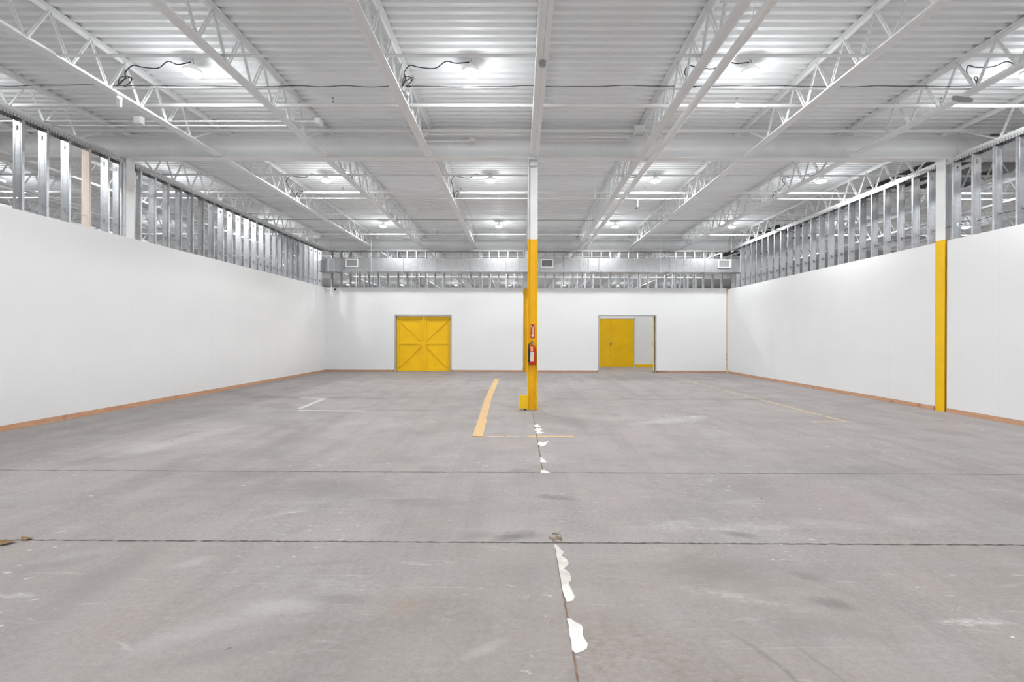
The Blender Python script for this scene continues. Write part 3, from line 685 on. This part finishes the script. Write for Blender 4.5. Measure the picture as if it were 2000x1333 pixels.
for i in range(-2, 8):
    y = LY[i+2]
    for n, x in enumerate(LX):
        nn = n-5
        if (i > 3 and abs(nn) > 3) or (i < 1 and abs(nn) > 3) or nn == -5: continue
        far = abs(nn) >= 3 or (nn == -2)
        l = bpy.data.objects.new('lamp_light', la); C.objects.link(l); l.location = (x, y, 5.475)
        if i < 1:
            if not -2 <= nn <= 2: continue
        o = P0 if first else copy_tree(P0); first = False
        o.location = (x, y, 5.535)
        pos = 'left of the column' if nn <= 0 else 'right of the column'
        cnt = {0:'first',-1:'second',-2:'third',-3:'fourth',-4:'fifth',-5:'sixth',1:'first',2:'second',3:'third',4:'fourth',5:'fifth'}[nn]
        tag(o, ('glowing round ceiling lamp in the %s, %s %s' if 0 <= i < 4 else 'ceiling lamp in the %s, %s %s') % (rows[i], cnt, pos), 'lamp', 'round ceiling lamps')
        l.parent = o; l.location = (0,0,-.06)
        g_ = bpy.data.objects.new('lamp_glow', lp); C.objects.link(g_); g_.parent = o; g_.location = (0,0,-.23)
        # black cord from the lamp to the joist on its left
        if i in (1, 2) and -2 < nn <= 2:
            jx = JX(math.floor((x-.30)/2.135)) + .04; cy = 6.78 if i == 1 else 12.2
            r_ = random.Random(int(nn*7+i)); zz = DECK-.035
            P = [(x-.02,y,5.70),(x-.22,y-.01,zz-.03-r_.random()*.03),(x-.38,y,zz),(x-.55,y+.02,zz-.06-r_.random()*.04),(x-.80,y+.03,zz-.07),(jx+.1,y+.02,zz-.05),(jx+.03,y-.03,5.52),(jx+.06,y-.06,5.42),(jx+.03,cy+.03,5.26),(jx+.05,cy+.0,5.235)]
            m = MB().tube(smooth(P), .0075, 6)
            for q in range(2):
                a_ = r_.uniform(.03,.10); Q = [(jx+.05,cy,5.235),(jx+a_,cy+.05,5.34+.05*q),(jx+.10+a_,cy+.1,5.42),(jx+.14,cy+.12,5.36),(jx+.08,cy+.08,5.27),(jx+.16,cy+.02,5.232)]
                m.tube(smooth(Q), .006, 6)
            m.v = [(a_-x, b_-y, c_-5.535) for a_, b_, c_ in m.v]
            m.build('power_cord', 'black', o, True)['label'] = 'black looping power cord'

# ------------------------------------------------------------------ metal studs above the boards
ZTOP = 5.075
def stud_mesh(axis, d=.15, f=.041):
    m = MB(); t_ = .002
    # web with knock-out holes, flanges and lips; axis 'Y': wall runs along Y, web normal along Y
    def B(a0,a1,b0,b1,z0,z1): m.box(a0,a1,b0,b1,z0,z1) if axis == 'Y' else m.box(b0,b1,a0,a1,z0,z1)
    h = d/2; holes = (3.74, 4.86) if axis == 'Y' else (3.74,)
    B(-h,-.018,0,t_,.09,ZTOP-.01); B(.018,h,0,t_,.09,ZTOP-.01)
    z = .09
    for c_ in holes: B(-.018,.018,0,t_,z,c_-.04); z = c_+.04
    B(-.018,.018,0,t_,z,ZTOP-.01)
    B(-h,-h+t_,0,f,.09,ZTOP-.01); B(h-t_,h,0,f,.09,ZTOP-.01)
    B(-h+.0,-h+.012,f-t_,f,.09,ZTOP-.01); B(h-.012,h,f-t_,f,.09,ZTOP-.01)
    B(-.045,-.042,-.002,0,.09,ZTOP-.02); B(.042,.045,-.002,0,.09,ZTOP-.02)
    return m.mesh('metal_stud', 'galv')
SY = stud_mesh('Y'); SX = stud_mesh('X')
def studs(xc, ys, wall, skip, timber=()):
    n = 0; ys = sorted(ys, reverse=True)
    for y in ys:
        if any(a < y < b for a, b in skip): continue
        n += 1
        if any(abs(y-t_) < .1 for t_ in timber):
            m = MB().box(xc-.075,xc+.075,y,y+.04,.09,ZTOP-.01); tag(m.build('timber_stud', 'woodpale'), 'pale timber stud among the metal studs above the %s wall' % wall, 'stud'); continue
        o = inst('metal_stud', SY, None, (xc, y, 0))
        tag(o, 'galvanised metal stud above the %s wall, %s from the far corner' % (wall, nth(n)), 'stud', 'metal studs above the %s wall' % wall)
ysl = [7.34+.386*i for i in range(-3, 30)]
studs(XL-BT-.077, [y if not 9.2 < y < 9.45 else 9.15 for y in ysl], 'left', [], (8.50,))
ysr = [9.62+.386*i for i in range(0, 24)] + [9.07-.386*i for i in range(0, 8)]
studs(XR+BT+.077, ysr, 'right', [(18.0, 18.78)])
for k_, y_ in ((1, 18.50), (2, 18.12)):
    m = MB(); xc = XR+BT+.077; m.box(xc-.075,xc+.075,y_,y_+.002,.09,4.0); m.box(xc-.075,xc-.073,y_,y_+.041,.09,4.0); m.box(xc+.073,xc+.075,y_,y_+.041,.09,4.0)
    tag(m.build('metal_stud', 'galv'), 'cut metal stud under the duct at the right wall, %s from the corner' % nth(k_), 'stud', 'metal studs above the right wall')
n = 0
for i in range(43):
    x = XL+.22+.386*i
    if .10 < x < .44 or D1[0]-.06 < x < D1[1]+.06 or x > XR-.1 or D2[0]-.06 < x < D2[1]+.06: continue
    n += 1; tag(inst('metal_stud', SX, None, (x, YB+BT+.077, 0)), 'galvanised metal stud above the back wall, %s from the left' % nth(n), 'stud', 'metal studs above the back wall')
# short studs over the door heads
m = MB(); SH = None
def short(z0):
    sh = MB(); sh.box(0,.002,-.075,.075,z0,ZTOP-.01); sh.box(0,.041,-.075,-.073,z0,ZTOP-.01); sh.box(0,.041,.073,.075,z0,ZTOP-.01); return sh.mesh('metal_stud', 'galv')
SHM = short(2.405); SHF = short(.01)
for D_, nm in ((D1,'closed yellow door'),(D2,'open doorway')):
    k = 0; x = D_[0]+.1
    while x < D_[1]-.05:
        k += 1; tag(inst('metal_stud', SHM, None, (x, YB+BT+.077, 0)), 'short metal stud over the %s, %s from the left' % (nm, nth(k)), 'stud', 'metal studs above the back wall'); x += .386
def trackY(x, y0, y1, label):
    m = MB(); m.box(x-.079,x+.079,y0,y1,ZTOP,ZTOP+.003); m.box(x-.081,x-.078,y0,y1,ZTOP-.075,ZTOP+.003); m.box(x+.078,x+.081,y0,y1,ZTOP-.075,ZTOP+.003)
    tag(m.build('top_track', 'trackY'), label, 'track', 'slotted top tracks')
trackY(XL-BT-.077, 5.5, 9.23, 'slotted metal top track above the left wall, near the camera')
trackY(XL-BT-.077, 9.53, 18.9, 'slotted metal top track above the left wall, beyond the column')
trackY(XR+BT+.077, 5.5, 9.19, 'slotted metal top track above the right wall, near the camera')
trackY(XR+BT+.077, 9.47, 18.9, 'slotted metal top track above the right wall, beyond the column')
m = MB(); y = YB+BT+.077
for a, b in ((XL+.02,.15),(.39,XR-.02)):
    m.box(a,b,y-.079,y+.079,ZTOP,ZTOP+.003); m.box(a,b,y-.081,y-.078,ZTOP-.075,ZTOP+.003); m.box(a,b,y+.078,y+.081,ZTOP-.075,ZTOP+.003)
tag(m.build('top_track', 'trackX'), 'metal top track under the back girder', 'track', 'slotted top tracks')
for x, lb in ((XL-BT-.077,'left'), (XR+BT+.077,'right')):
    P = [(x, 5.6+.386*i, 3.735+.012*math.sin(i*2.1)) for i in range(34)]
    tag(MB().tube(smooth(P,2), .005, 6).build('stud_cable', 'black' if lb=='right' else 'galv', None, True), 'thin cable threaded through the studs above the %s wall' % lb, 'cable')
# second stud partition above the corridor
k = 0
for i in range(44):
    x = -8+.386*i
    k += 1; m_ = None
    tag(inst('metal_stud', SHF, None, (x, YC+BT+.08, 0)), 'thin metal stud far beyond the back wall, %s from the left' % nth(k), 'stud', 'far studs over the corridor wall')
tag(MB().box(-8.1,9.0,YC,YC+.021,4.36,4.41).build('cross_channel', 'boxwhite'), 'pale horizontal channel behind the back wall studs', 'channel')
# small black device on the back wall
tag(MB().box(-7.67,-7.61,YB-.05,YB,3.38,3.44).build('wall_sensor', 'black'), 'small black sensor at the top left of the back wall', 'sensor')

# ------------------------------------------------------------------ air duct along the back wall
y0, y1, z0, z1 = 18.10, 18.74, 4.065, 4.60
du = empty('air_duct', (0, y0, z0), 'long galvanised air duct along the top of the back wall', 'duct')
cuts = [-8.03, -7.35, -4.62, -3.26, -1.93, -.55, .02, 1.79, 3.17, 4.60, 5.97, 7.38, 9.4]
seg = 0
for a, b in zip(cuts[:-1], cuts[1:]):
    m = MB()
    if seg == 0:
        m.v = [(a,0,0),(b-.01,0,0),(b-.01,y1-y0,0),(a,y1-y0,0),(a,0,z1-z0-.13),(b-.01,0,z1-z0),(b-.01,y1-y0,z1-z0),(a,y1-y0,z1-z0-.13)]
        m.f = [(0,3,2,1),(4,5,6,7),(0,1,5,4),(1,2,6,5),(2,3,7,6),(3,0,4,7)]
    else:
        m.box(a,b-.01,0,y1-y0,0,z1-z0)
        for q in range(1, int((b-a)/.28)): m.box(a+q*.28,a+q*.28+.006,-.004,0,.01,z1-z0-.01)
    seg += 1
    o = m.build('duct_section', 'duct', du)
    f = MB(); d_ = .022
    f.box(b-.02,b+.006,-d_,0,-d_,z1-z0+d_); f.box(b-.02,b+.006,0,y1-y0,-d_,0); f.box(b-.02,b+.006,0,y1-y0,z1-z0,z1-z0+d_)
    f.build('flange', 'jamb', o)
for xp, mt in ((686.5,'grey'), (1068,'louvre'), (1412.8,'louvrepale')):
    xc = (xp-1014)/889*y0; zc = .325
    g = MB(); w, h = .245, .16
    g.box(xc-w,xc+w,-.045,-.004,zc+h-.035,zc+h); g.box(xc-w,xc+w,-.045,-.004,zc-h,zc-h+.035); g.box(xc-w,xc-w+.035,-.045,-.004,zc-h+.035,zc+h-.035); g.box(xc+w-.035,xc+w,-.045,-.004,zc-h+.035,zc+h-.035)
    go = g.build('grille', 'boxwhite', du)
    l_ = MB(); l_.box(xc-w+.03,xc+w-.03,-.012,-.005,zc-h+.03,zc+h-.03)
    for q in range(14):
        xx = xc-w+.05+q*.029; l_.bar((xx,-.03,zc-h+.036),(xx,-.03,zc+h-.036),.004,.018,(1,.4,0))
    l_.build('louvres', mt, go)
for xp in (1427, 1445, 640, 724, 1150, 1290):
    x = (xp-1014)/889*18.05
    tag(MB().tube([(x,18.06,z0-.03),(x,18.06,5.72)], .007, 6).build('hanger_rod', 'pipe', None, True), 'thin hanger rod holding the air duct, %s' % {1427:'by the right grille',1445:'at the right wall',640:'at its left end',724:'right of the left grille',1150:'right of the column',1290:'above the open doorway'}[xp], 'rod', 'duct hanger rods')

# ------------------------------------------------------------------ world and render look
w = bpy.data.worlds.new('world'); S.world = w; w.use_nodes = True
w.node_tree.nodes['Background'].inputs[0].default_value = (1,1,1,1); w.node_tree.nodes['Background'].inputs[1].default_value = 0.0
S.view_settings.view_transform = 'Standard'; S.view_settings.look = 'None'
S.view_settings.exposure = 0.42; S.view_settings.gamma = 1.0; S.view_settings.use_curve_mapping = False
S.cycles.use_denoising = True
S.cycles.max_bounces = 5; S.cycles.diffuse_bounces = 4; S.cycles.glossy_bounces = 2; S.cycles.adaptive_threshold = .1; S.cycles.adaptive_min_samples = 16
